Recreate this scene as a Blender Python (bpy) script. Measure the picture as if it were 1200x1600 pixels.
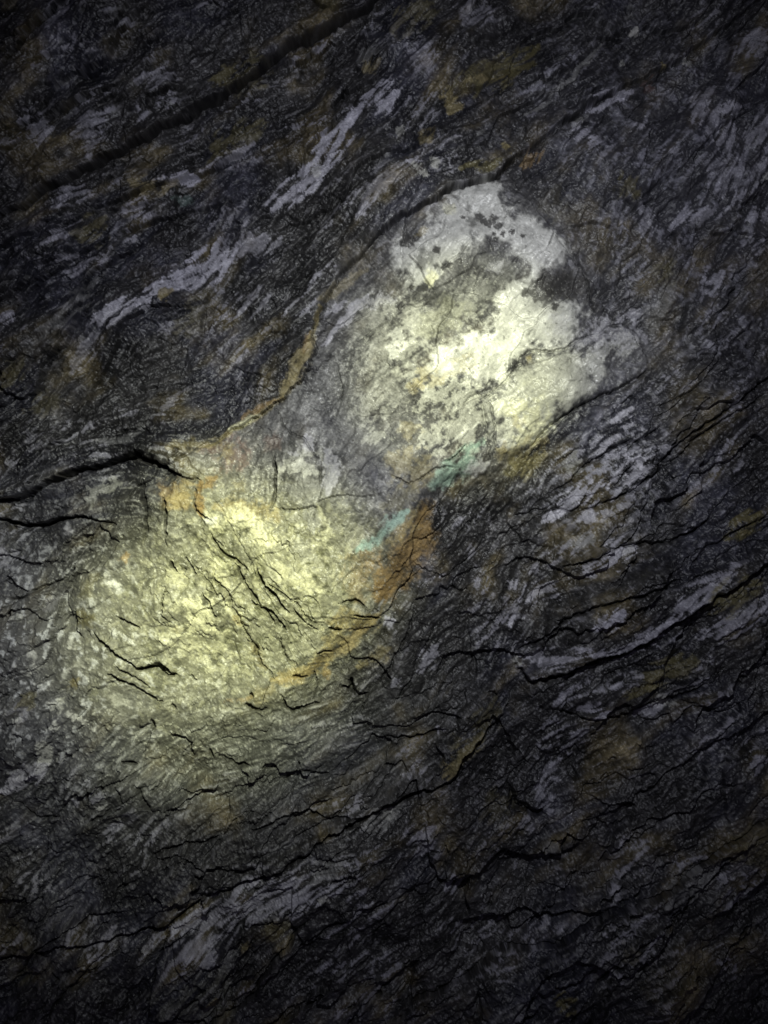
import bpy, math, time
import numpy as np
from concurrent.futures import ThreadPoolExecutor
from mathutils import Vector

sc = bpy.context.scene
for o in list(bpy.data.objects):
    bpy.data.objects.remove(o)

# ------------------------------------------------------------------ camera
PX = 1.0 / 800.0            # one unit of the wall chart = 1.25 mm of rock
CZ = 1.3                    # height of the chart's centre above the ground
D = 2.2
def chart(u, v, h=0.0):     # wall chart (u right, v down) -> world
    return ((u - 600) * PX, -h, CZ + (800 - v) * PX)

cam_d = bpy.data.cameras.new("camera")
cam = bpy.data.objects.new("camera", cam_d)
sc.collection.objects.link(cam)
cam.location = (0, -D, CZ)
cam.rotation_euler = (math.radians(90), 0, 0)
cam_d.sensor_fit = 'VERTICAL'
cam_d.sensor_height = 24
cam_d.lens = 12.0 * D / 1.0
cam_d.clip_end = 100
cam_d.clip_start = 0.02
sc.camera = cam

# ------------------------------------------------------------------ world: night, hardly any light
w = bpy.data.worlds.new("World")
sc.world = w
w.use_nodes = True
bg = w.node_tree.nodes["Background"]
bg.inputs[0].default_value = (0.72, 0.66, 1.0, 1)
bg.inputs[1].default_value = 0.035

# ------------------------------------------------------------------ the torch: two hot cores and a wide cold spill
def spot(name, loc, aim, cone, energy, col, blend=1.0, size=0.02):
    l = bpy.data.lights.new(name, 'SPOT')
    l.energy = energy
    l.color = col
    l.spot_size = math.radians(cone)
    l.spot_blend = blend
    l.shadow_soft_size = size
    o = bpy.data.objects.new(name, l)
    sc.collection.objects.link(o)
    o.location = loc
    d = Vector(chart(*aim)) - Vector(loc)
    o.rotation_euler = d.to_track_quat('-Z', 'Y').to_euler()
    return o
TORCH = (0.08, -1.85, CZ + 0.58)
WARM = (0.97, 1.0, 0.56)
COLD = (0.87, 0.89, 1.0)
spot("torch_beam", TORCH, (715, 588), 16.5, 185, WARM)
spot("torch_beam", TORCH, (340, 950), 21, 245, WARM)
spot("torch_halo", TORCH, (690, 600), 35, 66, (0.98, 1.0, 0.92))
spot("torch_halo", TORCH, (262, 945), 37, 66, (0.97, 1.0, 0.82))
spot("torch_spill", TORCH, (610, 650), 80, 54, COLD)

sc.view_settings.view_transform = 'Standard'
sc.view_settings.look = 'None'
sc.view_settings.exposure = 0
sc.view_settings.gamma = 1
sc.cycles.max_bounces = 4

# ================================================================== the rock, as height and mineral maps
ST = 1.5
U0, U1, V0, V1 = -600, 1800, -600, 2200
NU, NV = int((U1 - U0) / ST) + 1, int((V1 - V0) / ST) + 1
us = (U0 + np.arange(NU) * ST).astype(np.float32)
vs = (V0 + np.arange(NV) * ST).astype(np.float32)
U, V = np.meshgrid(us, vs)
POOL = ThreadPoolExecutor(4)
def par(fn, *arrs):
    """row-chunked threads over equally sized rasters"""
    n = arrs[0].shape[0]
    cuts = np.linspace(0, n, 13).astype(int)
    res = list(POOL.map(lambda i: fn(*[a[cuts[i]:cuts[i + 1]] for a in arrs]), range(12)))
    if isinstance(res[0], tuple):
        return tuple(np.concatenate([r[k] for r in res]) for k in range(len(res[0])))
    return np.concatenate(res)

def _perlin(x, y, tab, gx, gy):
    xi = np.floor(x).astype(np.int32); yi = np.floor(y).astype(np.int32)
    fx = x - xi; fy = y - yi
    def g(ix, iy, dx, dy):
        k = tab[(tab[ix & 511] + iy) & 511]
        return gx[k] * dx + gy[k] * dy
    a = g(xi, yi, fx, fy); b = g(xi + 1, yi, fx - 1, fy)
    c = g(xi, yi + 1, fx, fy - 1); d = g(xi + 1, yi + 1, fx - 1, fy - 1)
    sx = fx * fx * fx * (fx * (fx * 6 - 15) + 10)
    sy = fy * fy * fy * (fy * (fy * 6 - 15) + 10)
    return ((a + (b - a) * sx) + ((c + (d - c) * sx) - (a + (b - a) * sx)) * sy) * 1.5
def noise(x, y, scale, seed, octv=1, gain=0.5, ridged=False):
    r = np.random.RandomState(seed)
    tab = r.permutation(512).astype(np.int32)
    th = r.rand(512) * 2 * np.pi
    gx = np.cos(th).astype(np.float32); gy = np.sin(th).astype(np.float32)
    offs = (r.rand(octv, 2) * 200).astype(np.float32)
    def f(xx, yy):
        s = np.zeros_like(xx); a = 1.0; k = np.float32(1.0 / scale)
        for i in range(octv):
            n = _perlin(xx * k + offs[i, 0], yy * k + offs[i, 1], tab, gx, gy)
            if ridged:
                n = 1 - 2 * np.abs(n)
            s += np.float32(a) * n
            a *= gain; k = np.float32(k * 2.03)
        return s
    return par(f, x, y)
def sm(a, b, x):
    t = np.clip((x - a) / (b - a), 0, 1)
    return t * t * (3 - 2 * t)
def lerp(a, b, t):
    return a + (b - a) * t

# ---- direction of the foliation over the chart (degrees, counter-clockwise from right)
FLOW = [(0,0,35),(300,150,33),(500,50,30),(100,300,28),(250,450,36),(100,620,42),(400,300,42),(600,150,48),(800,100,40),
 (700,250,35),(900,150,38),(1100,250,65),(1150,450,50),(950,350,65),(1050,550,45),(1150,650,42),(950,750,42),(900,950,28),
 (1100,900,35),(1000,1100,25),(750,900,58),(700,1050,52),(750,1250,45),(1000,1350,38),(1100,1550,35),(850,1500,35),
 (400,1450,40),(200,1350,38),(100,1500,55),(500,1300,25),(50,1150,40),(200,1180,48),(350,1150,22),(350,950,-56),(250,900,-62),
 (450,900,-52),(200,1030,-38),(500,1050,15),(570,900,62),(600,700,50),(700,600,40),(800,500,50),(500,600,58),(450,750,80),
 (150,800,15),(250,750,-15),(100,950,75),(-400,300,35),(-400,1300,42),(1600,300,45),(1600,1300,38),(600,-400,38),(600,2000,40)]
cu, cv = np.meshgrid(np.linspace(U0, U1, 121), np.linspace(V0, V1, 141))
c2 = np.zeros_like(cu); s2 = np.zeros_like(cu)
for (a, b, d) in FLOW:
    wgt = 1.0 / (((cu - a) ** 2 + (cv - b) ** 2) + 1500.0) ** 1.6
    c2 += wgt * math.cos(2 * math.radians(d)); s2 += wgt * math.sin(2 * math.radians(d))
ang_c = np.stack([c2, s2])
ang_c /= np.hypot(ang_c[0], ang_c[1])[None] + 1e-9
def bil(img, x, y):
    x = np.clip(x, 0, img.shape[1] - 1.001); y = np.clip(y, 0, img.shape[0] - 1.001)
    xi = x.astype(np.int32); yi = y.astype(np.int32)
    fx = (x - xi).astype(np.float32); fy = (y - yi).astype(np.float32)
    w_ = img.shape[1]; fl = img.ravel(); k = yi * w_ + xi
    a = fl[k]; b = fl[k + 1]; c = fl[k + w_]; d = fl[k + w_ + 1]
    return (a + (b - a) * fx) * (1 - fy) + (c + (d - c) * fx) * fy
kx, ky = 120 / (U1 - U0), 140 / (V1 - V0)
C2 = par(lambda a, b: bil(ang_c[0].astype(np.float32), (a - U0) * kx, (b - V0) * ky), U, V)
S2 = par(lambda a, b: bil(ang_c[1].astype(np.float32), (a - U0) * kx, (b - V0) * ky), U, V)
wob = noise(U, V, 90, 11, 3) * 0.42
TH = 0.5 * np.arctan2(S2, C2) + wob
FX = np.cos(TH).astype(np.float32); FY = (-np.sin(TH)).astype(np.float32)
del C2, S2

def lic(img, L, step):
    """smear img along the foliation; step in raster cells"""
    n = int(L / (2 * step))
    jj, ii = np.meshgrid(np.arange(NU, dtype=np.float32), np.arange(NV, dtype=np.float32))
    def f(x0, y0, fx0, fy0):
        acc = bil(img, x0, y0); tot = 1.0
        for sgn in (1, -1):
            x, y = x0.copy(), y0.copy(); px, py = sgn * fx0, sgn * fy0
            for k in range(n):
                x = x + px * step; y = y + py * step
                q = (np.clip(y, 0, NV - 1).astype(np.int32) * NU + np.clip(x, 0, NU - 1).astype(np.int32))
                vx = FX.ravel()[q]; vy = FY.ravel()[q]
                s = np.where(vx * px + vy * py < 0, -1, 1).astype(np.float32)
                px, py = vx * s, vy * s
                wgt = 1 - (k + 1) / (n + 1.0)
                acc = acc + wgt * bil(img, x, y); tot += wgt
        return (acc / tot).astype(np.float32)
    out = par(f, jj, ii, FX, FY)
    out -= out.mean(); out /= out.std()
    return out

n_fine = noise(U, V, 4.0, 21, 2, 0.7)
n_mid = noise(U, V, 11.0, 22, 3, 0.65)
n_big = noise(U, V, 34.0, 23, 3, 0.6)
L_fine = lic(n_fine, 16, 1.6)
L_mid = lic(n_mid, 34, 3.0)
L_big = lic(n_big, 150, 7.0)

# ---- warps: cracks and mineral borders wander with the rock
wa = noise(U, V, 46, 31, 3, 0.5) * 5.5; wb = noise(U, V, 46, 32, 3, 0.5) * 5.5
wc = noise(U, V, 7, 33, 2, 0.6) * 1.4; wd = noise(U, V, 7, 34, 2, 0.6) * 1.4
UL, VL = U + wa, V + wb
UW, VW = UL + wc, VL + wd
del wa, wb, wc, wd

def box(pts, pad):
    a = np.array(pts, float)
    i0 = int(max(0, (a[:, 0].min() - pad - U0) / ST)); i1 = int(min(NU, (a[:, 0].max() + pad - U0) / ST + 2))
    j0 = int(max(0, (a[:, 1].min() - pad - V0) / ST)); j1 = int(min(NV, (a[:, 1].max() + pad - V0) / ST + 2))
    return slice(j0, j1), slice(i0, i1)
def dist(pts, x, y):
    """distance to a polyline, signed side (+ = left of travel, i.e. up for left-to-right) and position 0..1 along it"""
    P = np.array(pts, np.float32)
    seg = np.hypot(*(P[1:] - P[:-1]).T) if len(P) > 1 else np.array([1.0])
    tot = seg.sum(); best = np.full(x.shape, 1e9, np.float32); side = np.zeros_like(best); tt = np.zeros_like(best); run = 0.0
    if len(P) == 1:
        return np.hypot(x - P[0, 0], y - P[0, 1]), side, tt
    for a, b, l in zip(P[:-1], P[1:], seg):
        ex, ey = (b - a) / max(l, 1e-6)
        rx, ry = x - a[0], y - a[1]
        t = np.clip(rx * ex + ry * ey, 0, l)
        d = np.hypot(rx - t * ex, ry - t * ey)
        m = d < best
        best = np.where(m, d, best)
        side = np.where(m, np.sign(rx * ey - ry * ex), side)
        tt = np.where(m, (run + t) / tot, tt)
        run += l
    return best, side, tt
def inside(pts, x, y):
    c = np.zeros(x.shape, bool); n = len(pts)
    for i in range(n):
        (x1, y1), (x2, y2) = pts[i], pts[(i + 1) % n]
        if y1 == y2: continue
        k = ((y1 > y) != (y2 > y)) & (x < (x2 - x1) * (y - y1) / (y2 - y1) + x1)
        c ^= k
    return c

# ---- fissures: (points, groove width, groove depth mm, step mm, step reach); step > 0 lifts the left-hand side of travel
F1 = [(-600,640),(-300,480),(0,335),(60,300),(140,262),(220,220),(290,185),(340,150),(400,105),(460,70),(515,42),(560,25),(590,0),(700,-90),(900,-300),(1000,-600)]
F4 = [(-600,900),(-200,800),(0,783),(40,780),(75,755),(130,735),(190,718),(215,706),(235,722),(265,732),(300,747),(318,752)]
F6 = [(318,752),(300,715),(330,692),(380,668),(405,650),(440,628),(480,590),(496,545),(490,515),(506,470),(530,432),(570,392),(600,362),(650,332),(700,306),(740,290),(770,287),(790,262),(830,230),(900,185),(960,145),(1060,90),(1200,0),(1500,-220),(1800,-400)]
F7 = [(430,1062),(490,1045),(540,1000),(596,950),(625,890),(650,830),(662,775),(700,750),(765,745),(800,722),(840,682),(880,648),(915,628),(965,605),(1020,578),(1045,548)]
F10 = [(-600,1640),(0,1500),(200,1460),(270,1440),(300,1412),(350,1385),(400,1368),(450,1345),(480,1325),(515,1300),(545,1290),(570,1280),(600,1268),(640,1250),(680,1235),(705,1222),(722,1195),(760,1150),(785,1115)]
CR = [
 (F1, 3.0, 22, 17, 170),
 ([(40,312),(140,262),(220,220),(290,185),(340,150),(400,105),(460,70),(515,42),(560,25),(590,0),(700,-90)], 6.5, 24, 0, 30),
 ([(250,205),(290,185),(340,150),(400,105),(460,70),(515,42),(545,34)], 7, 14, 0, 30),
 (F4, 4.0, 30, 14, 90),
 ([(60,770),(100,742),(150,732),(200,716),(225,712),(255,730),(300,746)], 3.6, 24, 0, 30), ([(212,708),(232,716),(250,724)], 8, 34, 0, 20),
 (F6[2:], 2.2, 15, 11, 120),
 ([(680,316),(715,299),(745,290),(775,284),(792,262),(806,246)], 4.8, 30, 4, 30),
 ([(570,393),(600,364),(650,334),(700,308)], 4, 22, 0, 30),
 (F7, 0.1, 0, 26, 130),
 ([(1020,577),(965,606),(915,628),(880,648),(845,680),(820,702)], 3.2, 16, 0, 30),
 (F10, 3.4, 22, 12, 80),
 ([(505,1302),(545,1290),(570,1280),(600,1268),(640,1250),(690,1230)], 4.5, 30, 4, 40),
 ([(-200,760),(0,812),(60,822),(110,808),(160,812),(190,822)], 3.6, 24, 12, 70),
 ([(0,72),(50,62),(90,30),(125,0),(200,-80)], 4, 22, 10, 60),
 ([(50,108),(120,92)], 3, 12, 4, 25), ([(128,128),(200,104),(215,100)], 3, 12, 5, 30),
 ([(60,190),(110,170),(190,140)], 3, 12, 5, 40), ([(235,160),(280,138)], 4, 16, 6, 30),
 ([(480,2),(520,18),(545,12)], 3.4, 16, 4, 25),
 ([(0,210),(80,188),(150,150)], 2.5, 10, 6, 40), ([(0,245),(60,215)], 3, 10, 4, 40),
 ([(130,330),(240,300),(330,262),(400,232)], 3, 14, 9, 60),
 ([(40,380),(160,330),(260,320)], 2.4, 8, 7, 50),
 ([(0,480),(80,430),(170,370),(300,330),(420,280)], 2.5, 9, 8, 60),
 ([(0,640),(60,590),(130,500),(160,450)], 2.4, 8, 8, 60),
 ([(285,600),(300,560),(315,500),(330,430),(345,400)], 2, 7, 6, 60),
 ([(380,545),(420,500),(450,470),(490,440)], 2.4, 8, -6, 50),
 ([(160,690),(260,640),(340,615),(420,590)], 2.5, 8, -7, 50),
 ([(620,440),(640,330),(700,200),(780,150),(880,60)], 2, 6, 6, 80),
 ([(870,210),(905,178),(950,150)], 3, 15, 5, 40),
 # the quartz and the upper half of the bright boss
 ([(800,590),(812,560),(832,546),(862,550),(900,537),(925,528)], 2.0, 10, 3, 30),
 ([(745,612),(758,625),(775,610),(800,590),(815,572)], 1.8, 8, 4, 25),
 ([(752,632),(757,680),(768,725)], 4.0, 5, 5, 25), ([(763,628),(770,690),(773,720)], 1.8, 7, 0, 20),
 ([(690,724),(710,716),(722,705),(728,695)], 1.8, 8, 4, 20),
 ([(890,390),(905,430),(922,480),(930,500)], 2, 8, 4, 40),
 ([(790,325),(840,270),(850,300),(830,350)], 1.8, 6, 3, 40),
 ([(428,640),(440,660),(470,690),(500,720),(508,765)], 1.8, 9, -5, 45),
 ([(432,715),(434,765),(430,795)], 2.6, 12, 5, 40), ([(434,795),(470,797),(505,790)], 1.4, 5, 3, 30),
 ([(530,570),(532,620),(525,660)], 1.4, 5, 3, 40),
 ([(605,745),(640,755),(675,735),(720,730)], 1.6, 6, 4, 40),
 ([(312,760),(316,800),(335,812)], 2, 9, 5, 30), ([(265,770),(268,820),(275,850)], 2.5, 9, 6, 40),
 ([(228,750),(240,800),(232,850)], 2.5, 9, -6, 40),
 # the lower half of the bright boss
 ([(337,833),(352,858),(375,876),(392,892)], 2.2, 15, -6, 26), ([(372,880),(385,905),(398,925),(412,942)], 3.6, 13, -7, 22),
 ([(407,885),(418,908),(440,936),(455,952)], 2.8, 18, 6, 26), ([(417,945),(434,962),(448,980)], 2.6, 17, 4, 20),
 ([(335,885),(342,908),(358,922),(372,950),(388,985),(402,1012),(415,1035),(435,1058)], 1.8, 10, -5, 24),
 ([(273,874),(280,892)], 2.2, 13, 3, 14), ([(268,920),(265,952),(275,970)], 1.6, 8, 3, 20), ([(298,872),(315,895)], 1.8, 10, 3, 14),
 ([(322,922),(335,945),(348,965)], 1.6, 9, 3, 20), ([(455,930),(478,950),(505,978)], 1.6, 8, -5, 26), ([(462,945),(482,965),(500,985)], 1.6, 8, 4, 22),
 ([(310,880),(330,905),(345,930)], 1.4, 7, -4, 22), ([(425,905),(450,925),(470,935)], 1.5, 7, 4, 22),
 ([(395,935),(420,950),(430,975)], 1.8, 10, 4, 20), ([(440,990),(445,1015),(448,1030)], 1.6, 7, 3, 20),
 ([(124,950),(130,985),(138,996)], 2, 12, 5, 26),
 ([(155,985),(163,1002),(185,1012),(205,1025),(222,1038),(250,1036),(280,1052)], 3.0, 20, 8, 34), ([(250,1040),(265,1050),(278,1052)], 2.4, 14, 0, 20),
 ([(192,1037),(215,1050),(240,1068)], 1.7, 10, 4, 20), ([(178,1052),(205,1066),(228,1078),(252,1090)], 2.6, 18, 5, 26),
 ([(190,955),(210,965),(228,978)], 2.2, 11, 4, 22), ([(300,1048),(308,1060)], 1.8, 12, 2, 12),
 ([(384,1096),(398,1106),(420,1108)], 3.2, 22, 3, 20), ([(443,1086),(448,1100),(462,1104),(500,1100)], 2.0, 15, 3, 20),
 ([(390,1080),(393,1090)], 2.4, 15, 0, 10), ([(533,1073),(550,1077),(562,1084),(578,1082)], 3.0, 20, 4, 20), ([(549,1062),(551,1078)], 2.6, 18, 0, 10),
 ([(576,1084),(565,1108)], 1.5, 8, 0, 12),
 ([(495,1022),(520,1018)], 1.8, 10, 2, 16), ([(458,1050),(478,1052)], 1.8, 9, 2, 16), ([(525,940),(555,935),(572,946)], 2, 11, -4, 20),
 ([(555,962),(590,966)], 2, 10, 4, 16), ([(515,980),(535,982)], 2, 10, 2, 12), ([(487,1045),(497,1062)], 1.8, 10, 2, 12),
 ([(268,1100),(275,1108)], 2.4, 15, 0, 10), ([(240,1125),(245,1142)], 3, 16, 4, 18), ([(193,1188),(215,1195)], 2.6, 14, 3, 20),
 ([(265,1145),(300,1160),(304,1180)], 2.0, 12, 5, 26), ([(332,1168),(334,1182)], 3.0, 18, 2, 12), ([(345,1178),(370,1190),(395,1190)], 2.2, 15, 4, 20),
 ([(475,1200),(515,1206)], 2.6, 14, 3, 20), ([(430,1245),(445,1220),(455,1205)], 3, 9, 4, 26),
 # below the boss
 ([(137,1228),(142,1250)], 2.6, 14, 4, 20), ([(155,1218),(168,1242)], 2.6, 14, -5, 20), ([(180,1225),(198,1258)], 4.4, 18, -6, 24),
 ([(210,1230),(225,1250),(240,1268)], 4.4, 18, -6, 24), ([(232,1238),(250,1222),(258,1208)], 1.8, 9, 5, 20),
 ([(135,1300),(155,1330),(170,1310),(185,1280)], 2.4, 10, -6, 30), ([(140,1290),(180,1262)], 2.2, 9, 6, 26),
 ([(20,1250),(55,1280),(90,1284)], 3, 16, -8, 50),
 ([(240,1338),(262,1322),(310,1308),(352,1303)], 2.6, 16, 6, 36), ([(240,1340),(280,1333),(330,1350),(400,1352)], 2.2, 12, 6, 36),
 ([(385,1291),(430,1282),(450,1270),(480,1266),(515,1276),(560,1280)], 2.6, 17, 6, 36),
 ([(600,1150),(640,1158),(676,1146),(705,1142)], 2.6, 15, 6, 40), ([(700,1230),(720,1195),(760,1150),(800,1100),(812,1070)], 2, 8, 8, 50),
 ([(610,1105),(640,1070),(655,1020),(680,975)], 2, 7, 6, 40), ([(590,1075),(620,1020),(640,980),(650,940)], 2, 8, 5, 30),
 ([(640,880),(690,900),(735,870),(760,840)], 1.8, 7, 5, 50), ([(770,1000),(790,930),(810,880),(860,850)], 2.2, 8, -7, 50),
 # right-hand ledges
 ([(803,1030),(812,1048),(832,1064),(880,1050),(950,1030),(1010,1000),(1080,952),(1150,908),(1200,880),(1500,700)], 4, 24, 24, 120),
 ([(800,1022),(835,1005),(880,970),(935,944),(1000,925),(1060,900)], 3, 15, 9, 40),
 ([(870,897),(900,882),(960,855),(1050,845),(1080,830),(1110,795)], 3, 14, 10, 60),
 ([(1060,890),(1100,850),(1160,820),(1200,800)], 2.4, 9, 8, 50),
 ([(860,1110),(930,1128),(980,1118),(1060,1090),(1120,1060)], 2.4, 9, 9, 40),
 ([(850,780),(900,740),(950,700),(990,690),(1040,660)], 2.4, 10, 8, 50), ([(900,800),(960,775),(1010,745),(1050,700),(1100,660),(1150,622),(1200,590),(1400,480)], 3.4, 16, 10, 60),
 ([(1040,730),(1080,690),(1130,650),(1200,610)], 2.6, 10, 7, 40), ([(1010,640),(1090,600),(1120,560)], 2, 7, 6, 50),
 ([(840,690),(800,745),(790,790)], 2, 7, 6, 40), ([(860,690),(880,655),(900,640)], 2, 7, 0, 40),
 ([(930,760),(1000,720),(1008,735),(960,775)], 2, 7, 4, 30),
 ([(1040,560),(1060,500),(1080,430),(1110,380),(1180,330)], 2.4, 8, -7, 60),
 ([(1075,160),(1100,205),(1140,250)], 3.2, 14, 8, 40), ([(1110,210),(1130,200),(1145,240)], 2.2, 9, 5, 25), ([(1120,195),(1160,170),(1200,165)], 2.2, 8, 5, 30),
 ([(1160,320),(1200,300)], 4, 18, 8, 40), ([(960,160),(1010,200),(1050,180),(1080,150)], 2, 7, -5, 50),
 ([(1045,350),(1060,375),(1080,400)], 3, 11, 6, 30), ([(940,300),(990,330),(1040,300)], 2, 7, 5, 50),
 # lower right
 ([(795,1235),(812,1262),(838,1276),(858,1272)], 7, 34, 8, 40), ([(700,1385),(745,1372),(790,1345),(842,1348),(880,1340),(895,1300)], 4, 24, 22, 60),
 ([(600,1590),(720,1540),(800,1490),(870,1480),(960,1420),(1050,1390),(1120,1330),(1200,1280),(1500,1120)], 3, 12, -14, 90),
 ([(760,1610),(820,1560),(900,1530),(960,1490),(1040,1440),(1130,1350),(1200,1300)], 3, 11, 12, 80),
 ([(1060,1620),(1100,1540),(1150,1480),(1200,1430)], 3.4, 14, 12, 80), ([(900,1300),(1000,1250),(1100,1170),(1200,1120)], 2.6, 9, 10, 80),
 ([(230,1590),(250,1520),(262,1460),(270,1442)], 3, 9, -16, 60), ([(240,1578),(300,1590),(330,1600)], 4, 20, 8, 40),
 ([(0,1560),(60,1480),(140,1430),(210,1420)], 2.4, 8, 9, 60), ([(60,1600),(130,1520),(180,1470)], 2.2, 7, 8, 50),
 ([(400,1560),(470,1470),(560,1420),(640,1400)], 2.6, 9, 8, 60), ([(380,1440),(450,1432),(455,1428)], 2.4, 9, 5, 30),
]
rng = np.random.RandomState(5)
# the rock beyond the picture is cracked in the same manner
for _ in range(170):
    a, b = rng.uniform(U0, U1), rng.uniform(V0, V1)
    if -40 < a < 1240 and -40 < b < 1640: continue
    th = math.radians(rng.uniform(22, 52)); L = rng.uniform(80, 360)
    pts = [(a + t * L * math.cos(th) + rng.normal(0, 8), b - t * L * math.sin(th) + rng.normal(0, 12)) for t in np.linspace(0, 1, 5)]
    CR.append((pts, rng.uniform(2, 5), rng.uniform(8, 30), rng.uniform(-12, 18), rng.uniform(40, 110)))
# hairline cracks and chips inside the picture, running with the foliation
for _ in range(170):
    a, b = rng.uniform(-30, 1230), rng.uniform(-30, 1630)
    i, j = int((a - U0) / ST), int((b - V0) / ST)
    th = TH[j, i] + rng.normal(0, 0.22); L = rng.uniform(14, 80)
    pts = [(a + t * L * math.cos(th) + rng.normal(0, 2), b - t * L * math.sin(th) + rng.normal(0, 3)) for t in (-.5, -.15, .2, .5)]
    if 60 < a < 800 and 700 < b < 1290: continue
    CR.append((pts, rng.uniform(1.0, 2.2), rng.uniform(1.5, 6), rng.uniform(-4, 5), rng.uniform(12, 45), 'hair'))

H = np.zeros((NV, NU), np.float32)              # metres toward the viewer
CRK = np.zeros((NV, NU), np.float32)            # how deep in a crack (for grime)
def do_crack(c):
    pts, gw, gd, stp, reach = c[:5]
    s = box(pts, reach * 2.6 + 30)
    big = pts is F1
    d, sd, t = dist(pts, UL[s] if big else UW[s], VL[s] if big else VW[s])
    LN = float(np.hypot(*np.diff(np.array(pts, float), axis=0).T).sum())
    taper = sm(0, min(0.16 * LN, 60), np.minimum(t, 1 - t) * LN)
    vary = 0.65 + 0.6 * np.clip(n_big[s], -0.6, 0.8)
    x = d / np.maximum(gw * vary * (0.35 + 0.65 * taper), 0.3)
    g = -np.exp(-(x * x) ** 1.6) * gd * ((2.1 if 700 < pts[0][1] < 1070 and pts[0][0] < 600 else 1.25) if c[5:] == () and gw < 4 and len(pts) < 12 else 1.1) * (0.65 if pts[0][1] > 1190 or pts[-1][1] > 1240 else 1.0) * (0.4 + 0.6 * taper)
    fall = np.exp(-d / reach)
    if pts is F7:
        q = np.tanh(d * sd / 16.0) * fall
        stepv = np.where(q > 0, q, q * 0.35) * stp * taper
    else:
        stepv = np.where(sd > 0, 1.0, -0.35) * fall * stp * taper
    return s, (g + stepv) * 0.001, np.exp(-x * x * 0.6)
for s, dh, ck in POOL.map(do_crack, CR):
    H[s] += dh
    CRK[s] = np.maximum(CRK[s], ck)

# ---- broad relief: the lit boss bulges, the ground to its lower right falls back, shoulders and hollows elsewhere
def bump(u, v, ru, rv, deg, h):
    t = math.radians(deg); c, s_ = math.cos(t), math.sin(t)
    x = (U - u); y = -(V - v)
    a = (x * c + y * s_) / ru; b = (-x * s_ + y * c) / rv
    return (h * np.exp(-(a * a + b * b))).astype(np.float32)
H += bump(760, 520, 330, 190, 42, 0.050)
H += bump(360, 930, 260, 180, 40, 0.055)
H += bump(560, 1190, 420, 90, 20, -0.012)
H += bump(820, 900, 260, 110, 50, -0.045)
H += bump(900, 1180, 260, 90, 30, -0.040)
H += bump(780, 1420, 120, 60, 40, -0.045)
H += bump(960, 960, 200, 50, 30, 0.020)
H += bump(930, 740, 110, 60, 50, 0.022)
H += bump(420, 1430, 240, 60, 30, 0.028)
H += bump(1130, 250, 130, 120, 60, 0.025)
H += bump(330, 520, 260, 90, 45, -0.030)
H += bump(160, 60, 300, 90, 35, 0.020)
H += bump(1100, 1400, 260, 60, 38, 0.022)
H += bump(60, 1130, 140, 90, 40, 0.018)
H += noise(U, V, 420, 41, 3, 0.5) * 0.045
H += noise(U, V, 120, 42, 3, 0.5) * 0.018

# ---- layered ledges: the foliation breaks off in long steps that overhang downward, starting and ending in patches
for sp, amp, sd_ in ((118, 0.021, 151), (47, 0.0068, 161)):
    th_ = math.radians(36)
    q = (U * math.sin(th_) + V * math.cos(th_)) / sp + noise(U, V, 330, sd_, 3, 0.5) * 0.9 + noise(U, V, sp * 0.8, sd_ + 1, 4, 0.6) * 0.16
    q -= np.floor(q)
    pat = sm(-0.15, 0.35, noise(U, V, sp * 2.3, sd_ + 2, 2, 0.5))
    bz = np.clip(bump(760, 500, 300, 170, 45, 1.7) + bump(330, 930, 280, 190, 38, 1.8), 0, 1)
    H += (q ** 1.6 * amp * pat * (1 - bz)).astype(np.float32)
# ---- broken facets: tilted chips, long with the foliation
def facets(cell, stretch, deg, seed, tilt, warp):
    r = np.random.RandomState(seed)
    N = 256
    jx = r.rand(N, N).astype(np.float32); jy = r.rand(N, N).astype(np.float32)
    gx_ = r.normal(0, 1, (N, N)).astype(np.float32); gy_ = r.normal(0, 1, (N, N)).astype(np.float32); of = r.normal(0, 1, (N, N)).astype(np.float32)
    t = math.radians(deg); c, s_ = math.cos(t), math.sin(t)
    w1 = noise(U, V, cell * 1.6, seed + 1, 3, 0.6) * warp; w2 = noise(U, V, cell * 1.6, seed + 2, 3, 0.6) * warp
    def f(x, y, a, b):
        x = x + a; y = y + b
        p = (x * c - y * s_) / (cell * stretch); q = (x * s_ + y * c) / cell
        pi = np.floor(p).astype(np.int32); qi = np.floor(q).astype(np.int32)
        best = np.full(x.shape, 9.0, np.float32); h = np.zeros_like(best)
        for di in (-1, 0, 1):
            for dj in (-1, 0, 1):
                ci, cj = (pi + di) & 255, (qi + dj) & 255
                dx = p - (pi + di) - jx[ci, cj]; dy = q - (qi + dj) - jy[ci, cj]
                d = dx * dx + dy * dy; m = d < best
                best = np.where(m, d, best)
                h = np.where(m, of[ci, cj] * 0.5 + (gx_[ci, cj] * dx + gy_[ci, cj] * dy) * tilt, h)
        return h.astype(np.float32)
    return par(f, U, V, w1, w2)
fa = facets(46, 2.6, 38, 101, 1.3, 15)
fb = facets(17, 2.3, 42, 111, 1.3, 6)
fd = facets(13, 3.2, -54, 131, 1.3, 8)
fc = facets(7, 2.0, 35, 121, 1.3, 5)

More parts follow.
